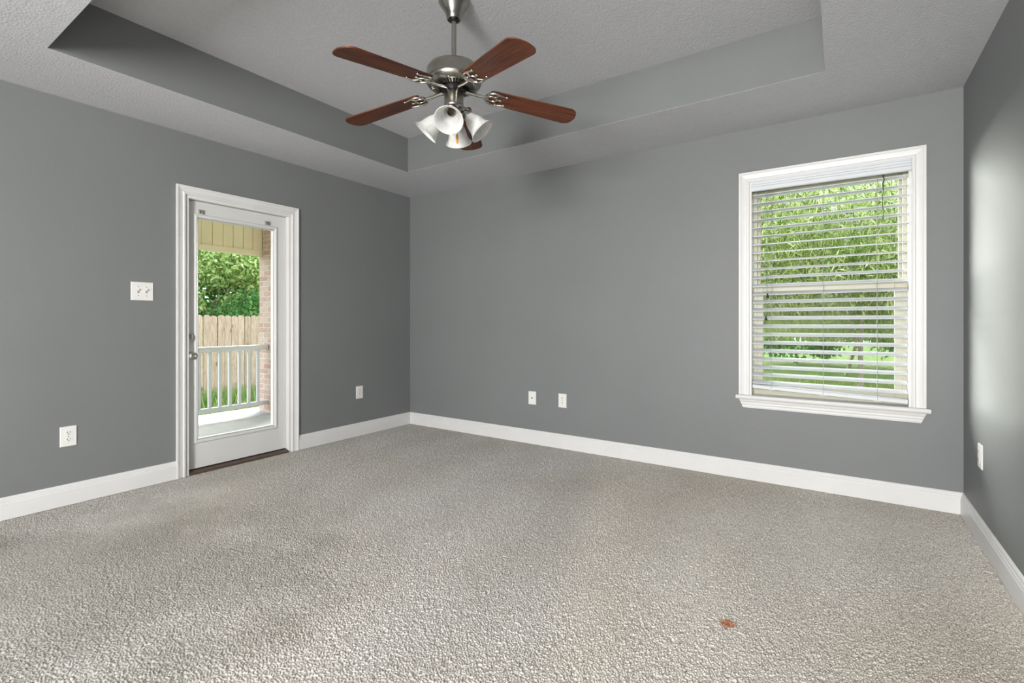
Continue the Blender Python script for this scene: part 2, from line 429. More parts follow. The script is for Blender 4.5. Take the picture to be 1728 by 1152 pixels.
struct(carpet_mesh(-0.02, W + 0.02, -3.7, 0.02, 0.0029, 0.0088, 0.0095), 'beige cut-loop carpet with a rust coloured stain near the front', 'floor')

b = MB()
b.box(-TH, 0, YF, DY0, 0, H); b.box(-TH, 0, DY0, DY1, DZ, H); b.box(-TH, 0, DY1, 0, 0, H)
struct(b.build('wall_left', M['wall']), 'grey painted wall holding the glass patio door', 'wall')
b = MB()
b.box(-TH, WX0, 0, TH, 0, H); b.box(WX0, WX1, 0, TH, 0, WZ0 - 0.028); b.box(WX0, WX1, 0, TH, WZ1, H); b.box(WX1, W + TH, 0, TH, 0, H)
struct(b.build('wall_back', M['wall']), 'grey painted wall holding the window with the blind', 'wall')
b = MB(); b.box(W, W + TH, YF, 0, 0, H)
struct(b.build('wall_right', M['wall']), 'pale lit grey wall at the right edge', 'wall')
b = MB()
b.box(-TH, 2.70, YF - TH, YF, 0, H); b.box(2.70, 4.00, YF - TH, YF, 0, 0.62); b.box(2.70, 4.00, YF - TH, YF, 2.15, H); b.box(4.00, W + TH, YF - TH, YF, 0, H)  # unseen wall; opening added to go with the fill lamp
struct(b.build('wall_front', M['wall']))

b = MB()
e = 0.08
X0, X1, Y0, Y1 = -TH, W + TH, YF - TH, TH
b.box(X0, X1, Y0, TY0 - e, H, H + e); b.box(X0, X1, TY1 + e, Y1, H, H + e)
b.box(X0, TX0 - e, TY0 - e, TY1 + e, H, H + e); b.box(TX1 + e, X1, TY0 - e, TY1 + e, H, H + e)
b.box(TX0 - e, TX1 + e, TY0 - e, TY1 + e, TZ, TZ + e)
# underside lip of the recess
b.box(TX0 - e, TX0, TY0 - e, TY1 + e, H, H + 0.001); b.box(TX1, TX1 + e, TY0 - e, TY1 + e, H, H + 0.001)
b.box(TX0, TX1, TY0 - e, TY0, H, H + 0.001); b.box(TX0, TX1, TY1, TY1 + e, H, H + 0.001)
# recess sides carry the wall colour
b.box(TX0 - e, TX0, TY0 - e, TY1 + e, H + 0.001, TZ, 1); b.box(TX1, TX1 + e, TY0 - e, TY1 + e, H + 0.001, TZ, 1)
b.box(TX0, TX1, TY0 - e, TY0, H + 0.001, TZ, 1); b.box(TX0, TX1, TY1, TY1 + e, H + 0.001, TZ, 1)
struct(b.build('ceiling', [M['ceil'], M['wall']]), 'pale textured ceiling with a recessed tray', 'ceiling')

# baseboards (depth, height)
BP = [(0, 0), (0.016, 0), (0.016, 0.088), (0.013, 0.094), (0.013, 0.101), (0.009, 0.106), (0.009, 0.113), (0.005, 0.121), (0, 0.125)]
def baseboard(name, a, bb):
    return struct(MB().prism(BP, a, bb).build(name, M['trim'], bevel=0.0012))
baseboard('baseboard_left', lambda p: (p[0], YF, p[1]), lambda p: (p[0], DY0 - 0.0595, p[1]))
baseboard('baseboard_left', lambda p: (p[0], DY1 + 0.0595, p[1]), lambda p: (p[0], -p[0], p[1]))
baseboard('baseboard_back', lambda p: (p[0], -p[0], p[1]), lambda p: (W - p[0], -p[0], p[1]))
baseboard('baseboard_right', lambda p: (W - p[0], YF, p[1]), lambda p: (W - p[0], -p[0], p[1]))

# ------------------------------------------------------------------ casings
# (distance from the opening edge, projection into the room)
CP = [(0, 0), (0, 0.010), (0.006, 0.013), (0.014, 0.013), (0.019, 0.009), (0.030, 0.011), (0.044, 0.015), (0.050, 0.019), (0.060, 0.019), (0.060, 0)]
def casing(y0, y1, z0, z1, k, place, sill=False):
    """three mitred boards round an opening; place(u, v, w) maps opening-plane coords to the room"""
    P = [(p[0] * k, p[1]) for p in CP]; b = MB()
    b.prism(P, lambda p: place(y0 - p[0], z0, p[1]), lambda p: place(y0 - p[0], z1 + p[0], p[1]))
    b.prism(P, lambda p: place(y1 + p[0], z0, p[1]), lambda p: place(y1 + p[0], z1 + p[0], p[1]))
    b.prism(P, lambda p: place(y0 - p[0], z1 + p[0], p[1]), lambda p: place(y1 + p[0], z1 + p[0], p[1]))
    return b

# ------------------------------------------------------------------ door
door = struct(empty('door_1', (0, (DY0 + DY1) / 2, 0)), 'white patio door with a tall clear glass light', 'door')
D = Vector(door.location)
def dpart(b, name, m, parent=None, **k):
    o = b.build(name, m, parent or door, **k)
    if parent is None: o.location = -D
    return o
dpart(casing(DY0, DY1, 0.0, DZ, 1.0, lambda u, v, w: (w, u, v)), 'casing', M['trim'], bevel=0.001)
b = MB(); jt = 0.022
b.box(-TH, 0.0, DY0, DY0 + jt, 0, DZ); b.box(-TH, 0.0, DY1 - jt, DY1, 0, DZ); b.box(-TH, 0.0, DY0 + jt, DY1 - jt, DZ - jt, DZ)
# stops behind the leaf
b.box(-0.105, -0.092, DY0 + jt, DY0 + jt + 0.012, 0, DZ - jt); b.box(-0.105, -0.092, DY1 - jt - 0.012, DY1 - jt, 0, DZ - jt); b.box(-0.105, -0.092, DY0 + jt + 0.012, DY1 - jt - 0.012, DZ - jt - 0.012, DZ - jt)
dpart(b, 'jamb', M['trim'])
LX0, LX1 = -0.090, -0.045      # leaf thickness range
LY0, LY1, LZ0, LZ1 = DY0 + jt + 0.003, DY1 - jt - 0.003, 0.030, DZ - jt - 0.003
GY0, GY1, GZ0, GZ1 = -2.073, -1.500, 0.240, 1.858   # glass opening
b = MB()
b.box(LX0, LX1, LY0, GY0, LZ0, LZ1); b.box(LX0, LX1, GY1, LY1, LZ0, LZ1); b.box(LX0, LX1, GY0, GY1, LZ0, GZ0); b.box(LX0, LX1, GY0, GY1, GZ1, LZ1)
leaf = dpart(b, 'leaf', M['door'])
# raised moulding round the glass
MP = [(0.030, 0), (0.030, 0.004), (0.022, 0.010), (0.012, 0.010), (0.004, 0.004), (-0.004, -0.010), (-0.004, -0.022), (0, -0.022), (0, 0)]
b = MB(); PL = lambda u, v, w: (LX1 + w, u, v)
b.prism(MP, lambda p: PL(GY0 - p[0], GZ0 - p[0], p[1]), lambda p: PL(GY0 - p[0], GZ1 + p[0], p[1]))
b.prism(MP, lambda p: PL(GY1 + p[0], GZ0 - p[0], p[1]), lambda p: PL(GY1 + p[0], GZ1 + p[0], p[1]))
b.prism(MP, lambda p: PL(GY0 - p[0], GZ1 + p[0], p[1]), lambda p: PL(GY1 + p[0], GZ1 + p[0], p[1]))
b.prism(MP, lambda p: PL(GY0 - p[0], GZ0 - p[0], p[1]), lambda p: PL(GY1 + p[0], GZ0 - p[0], p[1]))
dpart(b, 'glazing_frame', M['door'])
b = MB(); b.box(-0.070, -0.066, GY0, GY1, GZ0, GZ1); dpart(b, 'glass_pane', M['glass'])
# lock and knob
def xl(x, y, z): return Matrix.Translation((x, y, z)) @ Matrix.Rotation(math.pi / 2, 4, 'Y')
KY, KZ, BZ = -2.128, 0.853, 0.984
b = MB(); b.lathe([(0.031, 0), (0.031, 0.004), (0.027, 0.009), (0.013, 0.012), (0.011, 0.030), (0.016, 0.036), (0.0255, 0.045), (0.0275, 0.054), (0.0255, 0.063), (0.018, 0.068), (0.010, 0.069), (0.009, 0.066), (0, 0.066)], 28, xl(LX1, KY, KZ))
k = dpart(b, 'door_knob', M['chrome'], smooth=True); k['label'] = 'bright nickel door knob'
b = MB(); b.lathe([(0.031, 0), (0.031, 0.005), (0.028, 0.012), (0.022, 0.014), (0, 0.014)], 28, xl(LX1, KY, BZ))
dbl = dpart(b, 'deadbolt', M['chrome'], smooth=True); dbl['label'] = 'bright nickel deadbolt rose'
b = MB(); b.box(LX1 + 0.014, LX1 + 0.030, KY - 0.005, KY + 0.005, BZ - 0.017, BZ + 0.017)
dpart(b, 'thumb_turn', M['nickel'], dbl, bevel=0.003)
# leftover blind brackets above the glass
for y in (-2.052, -1.555):
    b = MB()
    b.box(LX1, LX1 + 0.002, y - 0.022, y + 0.022, 1.893, 1.918)
    b.box(LX1, LX1 + 0.022, y - 0.022, y - 0.0195, 1.893, 1.918); b.box(LX1, LX1 + 0.016, y + 0.004, y + 0.0065, 1.890, 1.914)
    b.box(LX1, LX1 + 0.022, y - 0.022, y + 0.010, 1.9155, 1.918)
    k = dpart(b, 'blind_bracket', M['chrome']); k['label'] = 'small bare metal blind bracket'
    b = MB(); b.lathe([(0.004, 0), (0.004, 0.003), (0, 0.004)], 10, xl(LX1 + 0.002, y - 0.006, 1.905)); dpart(b, 'screw', M['black'], k)
b = MB(); b.prism([(0.004, 0), (0.004, 0.012), (-0.03, 0.022), (-0.14, 0.022), (-0.14, 0)], lambda p: (p[0], DY0 + jt, p[1]), lambda p: (p[0], DY1 - jt, p[1]))
k = dpart(b, 'threshold', M['bronze']); k['label'] = 'dark brown door threshold'
b = MB(); b.box(LX0 + 0.006, LX1 - 0.003, LY0, LY1, 0.022, 0.030); dpart(b, 'door_sweep', M['black'])

# ------------------------------------------------------------------ window
win = struct(empty('window_1', ((WX0 + WX1) / 2, 0, WZ0)), 'white cased single-hung window behind a slatted blind', 'window')
WV = Vector(win.location)
def wpart(b, name, m, **k):
    o = b.build(name, m, win, **k); o.location = -WV; return o
wpart(casing(WX0, WX1, WZ0, WZ1 - 0.004, 1.12, lambda u, v, w: (u, -w, v)), 'casing', M['trim'], bevel=0.001)
b = MB(); b.prism([(0.092, 0.562), (-0.036, 0.562), (-0.042, 0.567), (-0.045, 0.576), (-0.042, 0.585), (-0.036, 0.590), (0.092, 0.590)],
                  lambda p: (3.246 if p[0] < 0 else WX0, min(p[0], 0), p[1]), lambda p: (4.292 if p[0] < 0 else WX1, min(p[0], 0), p[1]))
b.box(WX0, WX1, 0, 0.10, 0.562, 0.590)
wpart(b, 'stool', M['trim'], bevel=0.001)
AP = [(0, 0.500), (-0.007, 0.500), (-0.010, 0.510), (-0.010, 0.520), (-0.014, 0.528), (-0.014, 0.538), (-0.019, 0.548), (-0.022, 0.562), (0, 0.562)]
ax = lambda p: 0.024 * (0.562 - p[1]) / 0.062
b = MB(); b.prism(AP, lambda p: (3.264 + ax(p), p[0], p[1]), lambda p: (4.274 - ax(p), p[0], p[1]))
wpart(b, 'apron', M['trim'])
b = MB(); t = 0.012
b.box(WX0, WX0 + t, 0, 0.10, WZ0, WZ1); b.box(WX1 - t, WX1, 0, 0.10, WZ0, WZ1); b.box(WX0 + t, WX1 - t, 0, 0.10, WZ1 - t, WZ1)
wpart(b, 'jamb', M['trim'])
FX0, FX1, FZ0, FZ1 = WX0 + t, WX1 - t, WZ0, WZ1 - t
b = MB()
b.box(FX0, FX0 + 0.022, 0.090, 0.165, FZ0, FZ1); b.box(FX1 - 0.022, FX1, 0.090, 0.165, FZ0, FZ1); b.box(FX0 + 0.022, FX1 - 0.022, 0.090, 0.165, FZ1 - 0.030, FZ1); b.box(FX0 + 0.022, FX1 - 0.022, 0.090, 0.165, FZ0, FZ0 + 0.030)
wpart(b, 'frame', M['vinyl'])
MR = 1.335
def sash(name, y0, y1, z0, z1, st, bot, top):
    x0, x1 = FX0 + 0.018, FX1 - 0.018; b = MB()
    b.box(x0, x0 + st, y0, y1, z0, z1); b.box(x1 - st, x1, y0, y1, z0, z1); b.box(x0 + st, x1 - st, y0, y1, z0, z0 + bot); b.box(x0 + st, x1 - st, y0, y1, z1 - top, z1)
    o = wpart(b, name, M['vinyl'], bevel=0.002)
    g = MB(); ym = (y0 + y1) / 2; g.box(x0 + st, x1 - st, ym - 0.002, ym + 0.002, z0 + bot, z1 - top); g.build('glass_pane', M['glass'], o)
sash('upper_sash', 0.130, 0.155, MR - 0.02, FZ1 - 0.02, 0.022, 0.045, 0.045)
sash('lower_sash', 0.098, 0.126, FZ0 + 0.02, MR + 0.025, 0.042, 0.062, 0.050)
b = MB(); b.box(FX0 + 0.02, FX1 - 0.02, 0.160, 0.161, FZ0 + 0.03, MR); wpart(b, 'insect_screen', M['screen'])

# ------------------------------------------------------------------ blind
bl = tag(empty('window_blind', ((WX0 + WX1) / 2, 0, WZ1)), 'white horizontal slat blind hanging open in the window, its bottom rail askew', 'blind')
BV = Vector(bl.location)
def bpart(b, name, m, parent=None, **k):
    o = b.build(name, m, parent or bl, **k)
    if parent is None: o.location = -BV
    return o
VP = [(0.002, 2.0), (-0.016, 2.0), (-0.021, 2.006), (-0.021, 2.026), (-0.016, 2.034), (-0.016, 2.044), (-0.010, 2.050), (-0.010, 2.060), (-0.016, 2.066), (-0.016, 2.076), (-0.010, 2.080), (0.002, 2.080)]
b = MB(); b.prism(VP, lambda p: (WX0 + 0.013, p[0] + 0.002, p[1]), lambda p: (WX1 - 0.001, p[0] + 0.002, p[1]))
bpart(b, 'valance', M['slat'], smooth=False, bevel=0.001)
b = MB(); b.box(WX0 + 0.014, WX1 - 0.014, 0.008, 0.066, 2.020, 2.062); bpart(b, 'headrail', M['slat'])
NS = 24; SX0, SX1, SYC, SW = 3.346, 4.190, 0.042, 0.062
def slat_z(i): 
    zl = 1.976 - 0.0566 * i; zr = 1.982 - 0.0568 * i
    if i >= NS - 2: zl += 0.004 * (i - NS + 3)
    return zl, zr
def slat_mesh(zl, zr, tilt, th=0.0046):
    b = MB(); top = []; n = 8
    for j in range(n + 1):
        u = -SW / 2 + SW * j / n
        top.append((u, 0.0045 * (1 - (2 * u / SW) ** 2)))
    ring = top + [(u, h - th) for u, h in reversed(top)]
    c, s = math.cos(tilt), math.sin(tilt)
    R = [(u * c - h * s, u * s + h * c) for u, h in ring]
    b.prism(R, lambda p: (SX0, SYC + p[0], zl + p[1]), lambda p: (SX1, SYC + p[0], zr + p[1]))
    return b
for i in range(NS):
    zl, zr = slat_z(i)
    tl = math.radians(-5 if i < 4 else min(19, -5 + (i - 4) * 4.0) if i < 12 else 19 - max(0, (i - 14)) * 0.5)
    bpart(slat_mesh(zl, zr, tl), 'slat', M['slat'], smooth=True)
b = MB()
RP = [(-0.031, -0.012), (-0.031, 0.006), (-0.024, 0.012), (0.024, 0.012), (0.031, 0.006), (0.031, -0.012)]
b.prism(RP, lambda p: (SX0, SYC + p[0], 0.652 + p[1]), lambda p: (SX1, SYC + p[0], 0.618 + p[1]))
rail = bpart(b, 'bottom_rail', M['slat'], smooth=True)
for lx in (3.462, 3.762, 4.044):
    f_ = (lx - SX0) / (SX1 - SX0); zb = 0.652 - 0.034 * f_ - 0.012
    b = MB()
    for yy in (SYC - SW / 2 - 0.003, SYC + SW / 2 + 0.003):
        b.tube([(lx, yy, 2.03), (lx, yy, zb)], 0.0011, 6)
    for i in range(NS):
        zl, zr = slat_z(i); z = zl + (zr - zl) * f_ - 0.006
        b.tube([(lx, SYC - SW / 2 - 0.003, z), (lx, SYC + SW / 2 + 0.003, z)], 0.0006, 4)
    bpart(b, 'ladder_cord', M['cord'])
    b = MB(); b.lathe([(0.011, 0), (0.011, 0.004), (0.006, 0.007), (0, 0.007)], 14, Matrix.Translation((lx, SYC - 0.012, zb - 0.004))); b.tube([(lx - 0.02, SYC - 0.026, zb - 0.002), (lx, SYC - 0.02, zb - 0.008), (lx + 0.022, SYC - 0.026, zb - 0.002)], 0.002, 6)
    bpart(b, 'cord_plug', M['plate'], rail).location = (0, 0, 0)
for tx, tz in ((3.441, 1.262), (3.431, 1.110)):
    b = MB(); b.tube([(tx, 0.000, 2.01), (tx, -0.001, tz + 0.02)], 0.0011, 6)
    c = bpart(b, 'pull_cord', M['cord'])
    b = MB(); b.lathe([(0.0025, 0.030), (0.004, 0.028), (0.005, 0.018), (0.010, 0.004), (0.010, 0), (0, 0)][::-1], 14, Matrix.Translation((tx, -0.002, tz)))
    k = bpart(b, 'tassel', M['tassel'], c, smooth=True); k['label'] = 'black cord tassel'
# short black tilt cords knotted up at the right
b = MB(); b.tube([(4.076, 0.0, 2.01), (4.071, -0.002, 1.99), (4.077, -0.001, 1.97), (4.070, -0.003, 1.95), (4.072, -0.002, 1.90), (4.068, -0.002, 1.84), (4.072, -0.002, 1.76), (4.070, -0.002, 1.73)], [0.002, 0.0035, 0.003, 0.004, 0.002, 0.002, 0.0016, 0.003], 8)
k = bpart(b, 'tilt_cord', M['tassel'], smooth=True); k['label'] = 'short black knotted tilt cord'

# ------------------------------------------------------------------ plates
def plate_mesh(w, h):
    b = MB(); t = 0.006; i = 0.003
    v = [(-w / 2, 0, -h / 2), (w / 2, 0, -h / 2), (w / 2, 0, h / 2), (-w / 2, 0, h / 2),
         (-w / 2, -t * .4, -h / 2), (w / 2, -t * .4, -h / 2), (w / 2, -t * .4, h / 2), (-w / 2, -t * .4, h / 2),
         (-w / 2 + i, -t, -h / 2 + i), (w / 2 - i, -t, -h / 2 + i), (w / 2 - i, -t, h / 2 - i), (-w / 2 + i, -t, h / 2 - i)]
    f = [(0, 1, 2, 3), (0, 4, 5, 1), (1, 5, 6, 2), (2, 6, 7, 3), (3, 7, 4, 0), (4, 8, 9, 5), (5, 9, 10, 6), (6, 10, 11, 7), (7, 11, 8, 4), (8, 11, 10, 9)]
    return b.add(v, f)
def ry(x, y, z): return Matrix.Translation((x, y, z)) @ Matrix.Rotation(math.pi / 2, 4, 'X')
def duplex(name, label, loc, rz, wide=1.0):
    o = tag(empty(name, loc, rz), label, 'outlet', 'duplex wall outlets')
    plate_mesh(0.078 * wide, 0.120).build('plate', M['plate'], o)
    for s in (1, -1):
        z = 0.0205 * s; b = MB()
        n = 20; ring = []
        for k in range(n):
            a = 2 * math.pi * k / n; ring.append((0.0172 * math.cos(a), max(-0.0135, min(0.0135, 0.0172 * math.sin(a)))))
        b.prism(ring, lambda p: (p[0], -0.006, z + p[1]), lambda p: (p[0], -0.0085, z + p[1]))
        r = b.build('receptacle', M['plate'], o)
        b = MB(); b.box(-0.0080, -0.0050, -0.0092, -0.0086, z + 0.000, z + 0.009); b.box(0.0050, 0.0080, -0.0092, -0.0086, z + 0.001, z + 0.008)
        b.lathe([(0.003, 0.0086), (0.003, 0.0092), (0, 0.0092)], 10, ry(0, 0, z - 0.0065))
        b.build('slots', M['slot'], r)
    b = MB(); b.lathe([(0.0032, 0.006), (0.0030, 0.0075), (0, 0.0078)], 10, ry(0, 0, 0)); b.build('screw', M['chrome'], o)
    return o
# local -Y faces the room
duplex('wall_outlet', 'white duplex outlet on the left wall, left of the door below the switch', (0, -2.808, 0.411), math.pi / 2)
duplex('wall_outlet', 'white duplex outlet on the left wall between the door and the corner', (0, -0.668, 0.417), math.pi / 2)
duplex('wall_outlet', 'white duplex outlet on the back wall, right of the plain cable plate', (1.858, 0, 0.414), 0)
duplex('wall_outlet', 'white duplex outlet low on the bright right wall', (W, -0.415, 0.428), -math.pi / 2)
o = tag(empty('cable_plate', (1.551, 0, 0.412)), 'plain white cable plate with one small jack on the back wall', 'wall plate')
plate_mesh(0.080, 0.118).build('plate', M['plate'], o)
b = MB(); b.lathe([(0.0055, 0.006), (0.0055, 0.010), (0.0045, 0.013), (0, 0.013)], 12, ry(0, 0, 0)); k = b.build('coaxial_jack', M['black'], o); k['label'] = 'small dark jack'
for z in (0.042, -0.042):
    b = MB(); b.lathe([(0.003, 0.006), (0.0028, 0.0075), (0, 0.0078)], 10, ry(0, 0, z)); b.build('screw', M['plate'], o)
o = tag(empty('light_switch', (0, -2.434, 1.302), math.pi / 2), 'white two-gang toggle switch on the left wall beside the door', 'light switch')
plate_mesh(0.126, 0.122).build('plate', M['plate'], o)
for x in (-0.023, 0.023):
    b = MB(); b.box(x - 0.006, x + 0.006, -0.0068, -0.0062, -0.013, 0.013); s_ = b.build('toggle_slot', M['cord'], o)
    b = MB(); b.box(x - 0.0042, x + 0.0042, -0.019, -0.006, -0.002, 0.008, T=Matrix.Translation((0, 0, 0.002)) @ Matrix.Rotation(math.radians(-18), 4, 'X')); b.build('toggle', M['plate'], s_, bevel=0.001)
    for z in (0.030, -0.030):
        b = MB(); b.lathe([(0.003, 0.006), (0.0028, 0.0075), (0, 0.0078)], 10, ry(x, 0, z)); b.build('screw', M['chrome'], o)

# ------------------------------------------------------------------ ceiling fan
FC = Vector((2.213, -1.842, TZ))
fan = tag(empty('ceiling_fan', FC), 'five-blade cherry wood ceiling fan with four white bell shades', 'ceiling fan')
def fpart(b, name, m, parent=None, **k):
    return b.build(name, m, parent or fan, **k)
Z = lambda z: z - TZ
def L_(prof): return [(r, Z(z)) for r, z in prof]
fpart(MB().lathe(L_([(0.078, 2.745), (0.078, 2.735), (0.074, 2.725), (0.060, 2.705), (0.047, 2.685), (0.040, 2.665), (0.036, 2.648), (0.033, 2.644), (0.030, 2.650), (0, 2.655)]), 40), 'canopy', M['nickel'], smooth=True)
fpart(MB().sphere((0, 0, Z(2.652)), 0.026, 20, (1, 1, 0.75)), 'hanger_ball', M['black'], smooth=True)
fpart(MB().lathe(L_([(0.0125, 2.66), (0.0125, 2.39)]), 20), 'downrod', M['nickel'], smooth=True)
hou = fpart(MB().lathe(L_([(0.012, 2.407), (0.095, 2.405), (0.116, 2.402), (0.130, 2.395), (0.138, 2.383), (0.140, 2.370), (0.140, 2.336), (0.142, 2.332), (0.142, 2.326), (0.137, 2.313), (0.126, 2.304), (0.112, 2.300), (0.108, 2.299)]), 48), 'motor_housing', M['nickel'], smooth=True)
fpart(MB().lathe(L_([(0.109, 2.301), (0.098, 2.297), (0.080, 2.295), (0.062, 2.294), (0.062, 2.276), (0, 2.276)]), 40), 'flywheel', M['black'], smooth=True)
b = MB()
for k in range(40):
    T = Matrix.Rotation(2 * math.pi * k / 40, 4, 'Z')
    b.add([(0.080, -0.0016, Z(2.2955)), (0.080, 0.0016, Z(2.2955)), (0.112, 0.0024, Z(2.3005)), (0.112, -0.0024, Z(2.3005)), (0.080, -0.0016, Z(2.2905)), (0.080, 0.0016, Z(2.2905)), (0.114, 0.0024, Z(2.2965)), (0.114, -0.0024, Z(2.2965))],
          [(0, 1, 2, 3), (7, 6, 5, 4), (0, 4, 5, 1), (1, 5, 6, 2), (2, 6, 7, 3), (3, 7, 4, 0)], 0, T)
fpart(b, 'vent_fins', M['nickel'], hou)
# blades: outline in (r, width)
def blade_outline():
    r0, r1, w0, w1, rc = 0.185, 0.660, 0.059, 0.073, 0.047
    pts = [(r0 + 0.012, -w0), (r1 - rc, -w1)]
    for k in range(1, 8):
        a = -math.pi / 2 + math.pi / 2 * k / 8; pts.append((r1 - rc + rc * math.cos(a), -w1 + rc + rc * math.sin(a)))
    for s in (-0.5, 0.0, 0.5): pts.append((r1 + 0.006 * (1 - s * s * 2), s * (w1 - rc) * 1.6))
    for k in range(1, 8):
        a = math.pi / 2 * k / 8; pts.append((r1 - rc + rc * math.cos(a), w1 - rc + rc * math.sin(a)))
    pts += [(r1 - rc, w1), (r0 + 0.012, w0), (r0, w0 - 0.012), (r0, -w0 + 0.012)]
    return pts
PITCH = -6
BO = blade_outline()
def make_blade():
    b = MB(); b.prism(BO, lambda p: (p[0], p[1], 0.003), lambda p: (p[0], p[1], -0.003))
    bl_ = fpart(b, 'blade', M['cherry'], bevel=0.0012)
    P_ = Matrix.Rotation(math.radians(-PITCH), 4, 'X')
    b = MB()
    hz = -0.0075
    # arm from the flywheel, untwisted, then the scrolled holder under the blade
    arm = [(0.052, 0, -0.004), (0.085, 0, -0.006), (0.120, 0, -0.008), (0.150, 0, hz), (0.168, 0, hz)]
    pr = []
    for i in range(len(arm)):
        t_ = i / (len(arm) - 1); q = Matrix.Rotation(math.radians(-PITCH) * (1 - t_), 4, 'X') @ Vector(arm[i]); pr.append(q)
    b.tube(pr, [0.011, 0.010, 0.009, 0.009, 0.010], 10)
    b.sphere((0.168, 0, hz), 0.013, 12, (1, 1.2, 0.6))
    for s in (1, -1):
        b.tube([(0.166, 0, hz), (0.172, 0.022 * s, hz), (0.184, 0.040 * s, hz), (0.205, 0.051 * s, hz), (0.232, 0.050 * s, hz), (0.256, 0.043 * s, hz), (0.272, 0.040 * s, hz)], [0.007, 0.007, 0.0065, 0.006, 0.0055, 0.005, 0.0045], 8)
        b.sphere((0.273, 0.040 * s, hz), 0.008, 10, (1, 1, 0.7))
        b.tube([(0.170, 0.004 * s, hz), (0.184, 0.016 * s, hz), (0.200, 0.022 * s, hz), (0.216, 0.018 * s, hz), (0.226, 0.006 * s, hz), (0.230, 0.0, hz)], 0.0048, 8)
        b.tube([(0.216, 0.018 * s, hz), (0.222, 0.030 * s, hz), (0.232, 0.042 * s, hz), (0.234, 0.050 * s, hz)], 0.0045, 8)
    b.tube([(0.226, 0, hz), (0.246, 0, hz)], 0.005, 8); b.sphere((0.247, 0, hz), 0.008, 10, (1, 1, 0.7))
    fpart(b, 'blade_iron', M['chrome'], bl_, smooth=True)
    return bl_
BA0 = 0.849
bl0 = make_blade()
for k in range(5):
    q = bl0 if k == 0 else copy_tree(bl0, fan)
    q.location = (0, 0, Z(2.296)); q.rotation_euler = (math.radians(PITCH), math.radians(7.2), BA0 + k * 2 * math.pi / 5)
fpart(MB().lathe(L_([(0.030, 2.280), (0.046, 2.279), (0.049, 2.274), (0.049, 2.212), (0.051, 2.207), (0.051, 2.200), (0.044, 2.190), (0.035, 2.184), (0.033, 2.182), (0.033, 2.142), (0.036, 2.138), (0.036, 2.128), (0.026, 2.116), (0.010, 2.108), (0.008, 2.100), (0, 2.096)]), 32), 'switch_housing', M['nickel'], smooth=True)
SA0 = math.radians(-59.2)
for k in range(4):
    a = SA0 + k * math.pi / 2
    Rz = Matrix.Rotation(a, 4, 'Z')
    b = MB(); b.tube([(0.028, 0, Z(2.150)), (0.045, 0, Z(2.158)), (0.060, 0, Z(2.162)), (0.072, 0, Z(2.155))], [0.009, 0.008, 0.008, 0.010], 10, Rz)
    armo = fpart(b, 'light_arm', M['nickel'], smooth=True)
    # axis 45 degrees down and out; local +z runs from neck to rim
    T = Rz @ Matrix.Translation((0.062, 0, Z(2.163))) @ Matrix.Rotation(math.radians(137), 4, 'Y')
    b = MB(); b.lathe([(0.012, -0.004), (0.026, 0.0), (0.028, 0.004), (0.028, 0.020), (0.025, 0.022), (0.020, 0.022), (0.020, 0.014), (0, 0.014)], 24, T)
    fpart(b, 'shade_fitter', M['nickel'], armo, smooth=True)
    b = MB(); b.lathe([(0.0165, 0.014), (0.0165, 0.046), (0.0135, 0.048), (0.0135, 0.030), (0.004, 0.030), (0.004, 0.034), (0, 0.034)], 20, T)
    k_ = fpart(b, 'lamp_socket', M['bronze'], armo, smooth=True); k_['label'] = 'empty dark lamp socket'
    outer = [(0.0245, 0.012), (0.0255, 0.020), (0.032, 0.034), (0.041, 0.052), (0.047, 0.072), (0.051, 0.092), (0.057, 0.108), (0.066, 0.120), (0.072, 0.126)]
    inner = [(r - 0.003, z + 0.0003) for r, z in outer][::-1]
    b = MB(); b.shell(outer + inner, 40, T)
    fpart(b, 'glass_shade', M['shade'], smooth=True)
pa = math.radians(-8)
px_, py_ = 0.024 * math.cos(pa), 0.024 * math.sin(pa)
b = MB(); b.tube([(px_ * 0.7, py_ * 0.7, Z(2.120)), (px_, py_, Z(2.105)), (px_, py_, Z(2.050))], 0.0011, 6)
pc = fpart(b, 'pull_chain', M['nickel'])
b = MB(); b.lathe([(0.002, Z(2.056)), (0.0055, Z(2.048)), (0.0068, Z(2.030)), (0.0058, Z(2.012)), (0.002, Z(2.005)), (0, Z(2.005))], 14, Matrix.Translation((px_, py_, 0)))
k = fpart(b, 'pull_fob', M['amber'], pc, smooth=True); k['label'] = 'amber teardrop pull fob'

# ------------------------------------------------------------------ outside: porch
GZ = -0.48
b = MB(); b.box(-2.95, -TH, -7.0, 2.4, GZ - 0.02, -0.10)
struct(b.build('porch_floor', M['concrete'], bevel=0.01), 'pale concrete porch slab outside the door', 'porch')
b = MB(); b.box(-40, 30, -25, 40, GZ - 0.2, GZ)
struct(b.build('ground', M['lawn']), 'green lawn outside', 'ground')
# porch ceiling, roof and the eave over the window
b = MB(); b.box(-3.0, -TH, -7.0, 2.4, 2.50, 2.56)
struct(b.build('porch_ceiling', M['siding']))
b = MB(); b.box(-3.2, W + 0.6, -7.0, 2.6, 2.86, 2.95); b.box(-TH, W + 0.6, TH, 0.62, 2.56, 2.60)
struct(b.build('roof', M['siding']))
b = MB(); b.box(-TH - 0.02, W + TH, TH, TH + 0.05, GZ, 0.52); b.box(-TH - 0.02, WX0 - 0.02, TH, TH + 0.05, 0.52, 2.56); b.box(WX1 + 0.02, W + TH, TH, TH + 0.05, 0.52, 2.56); b.box(WX0 - 0.02, WX1 + 0.02, TH, TH + 0.05, WZ1 + 0.02, 2.56)
struct(b.build('wall_exterior', M['brick']))

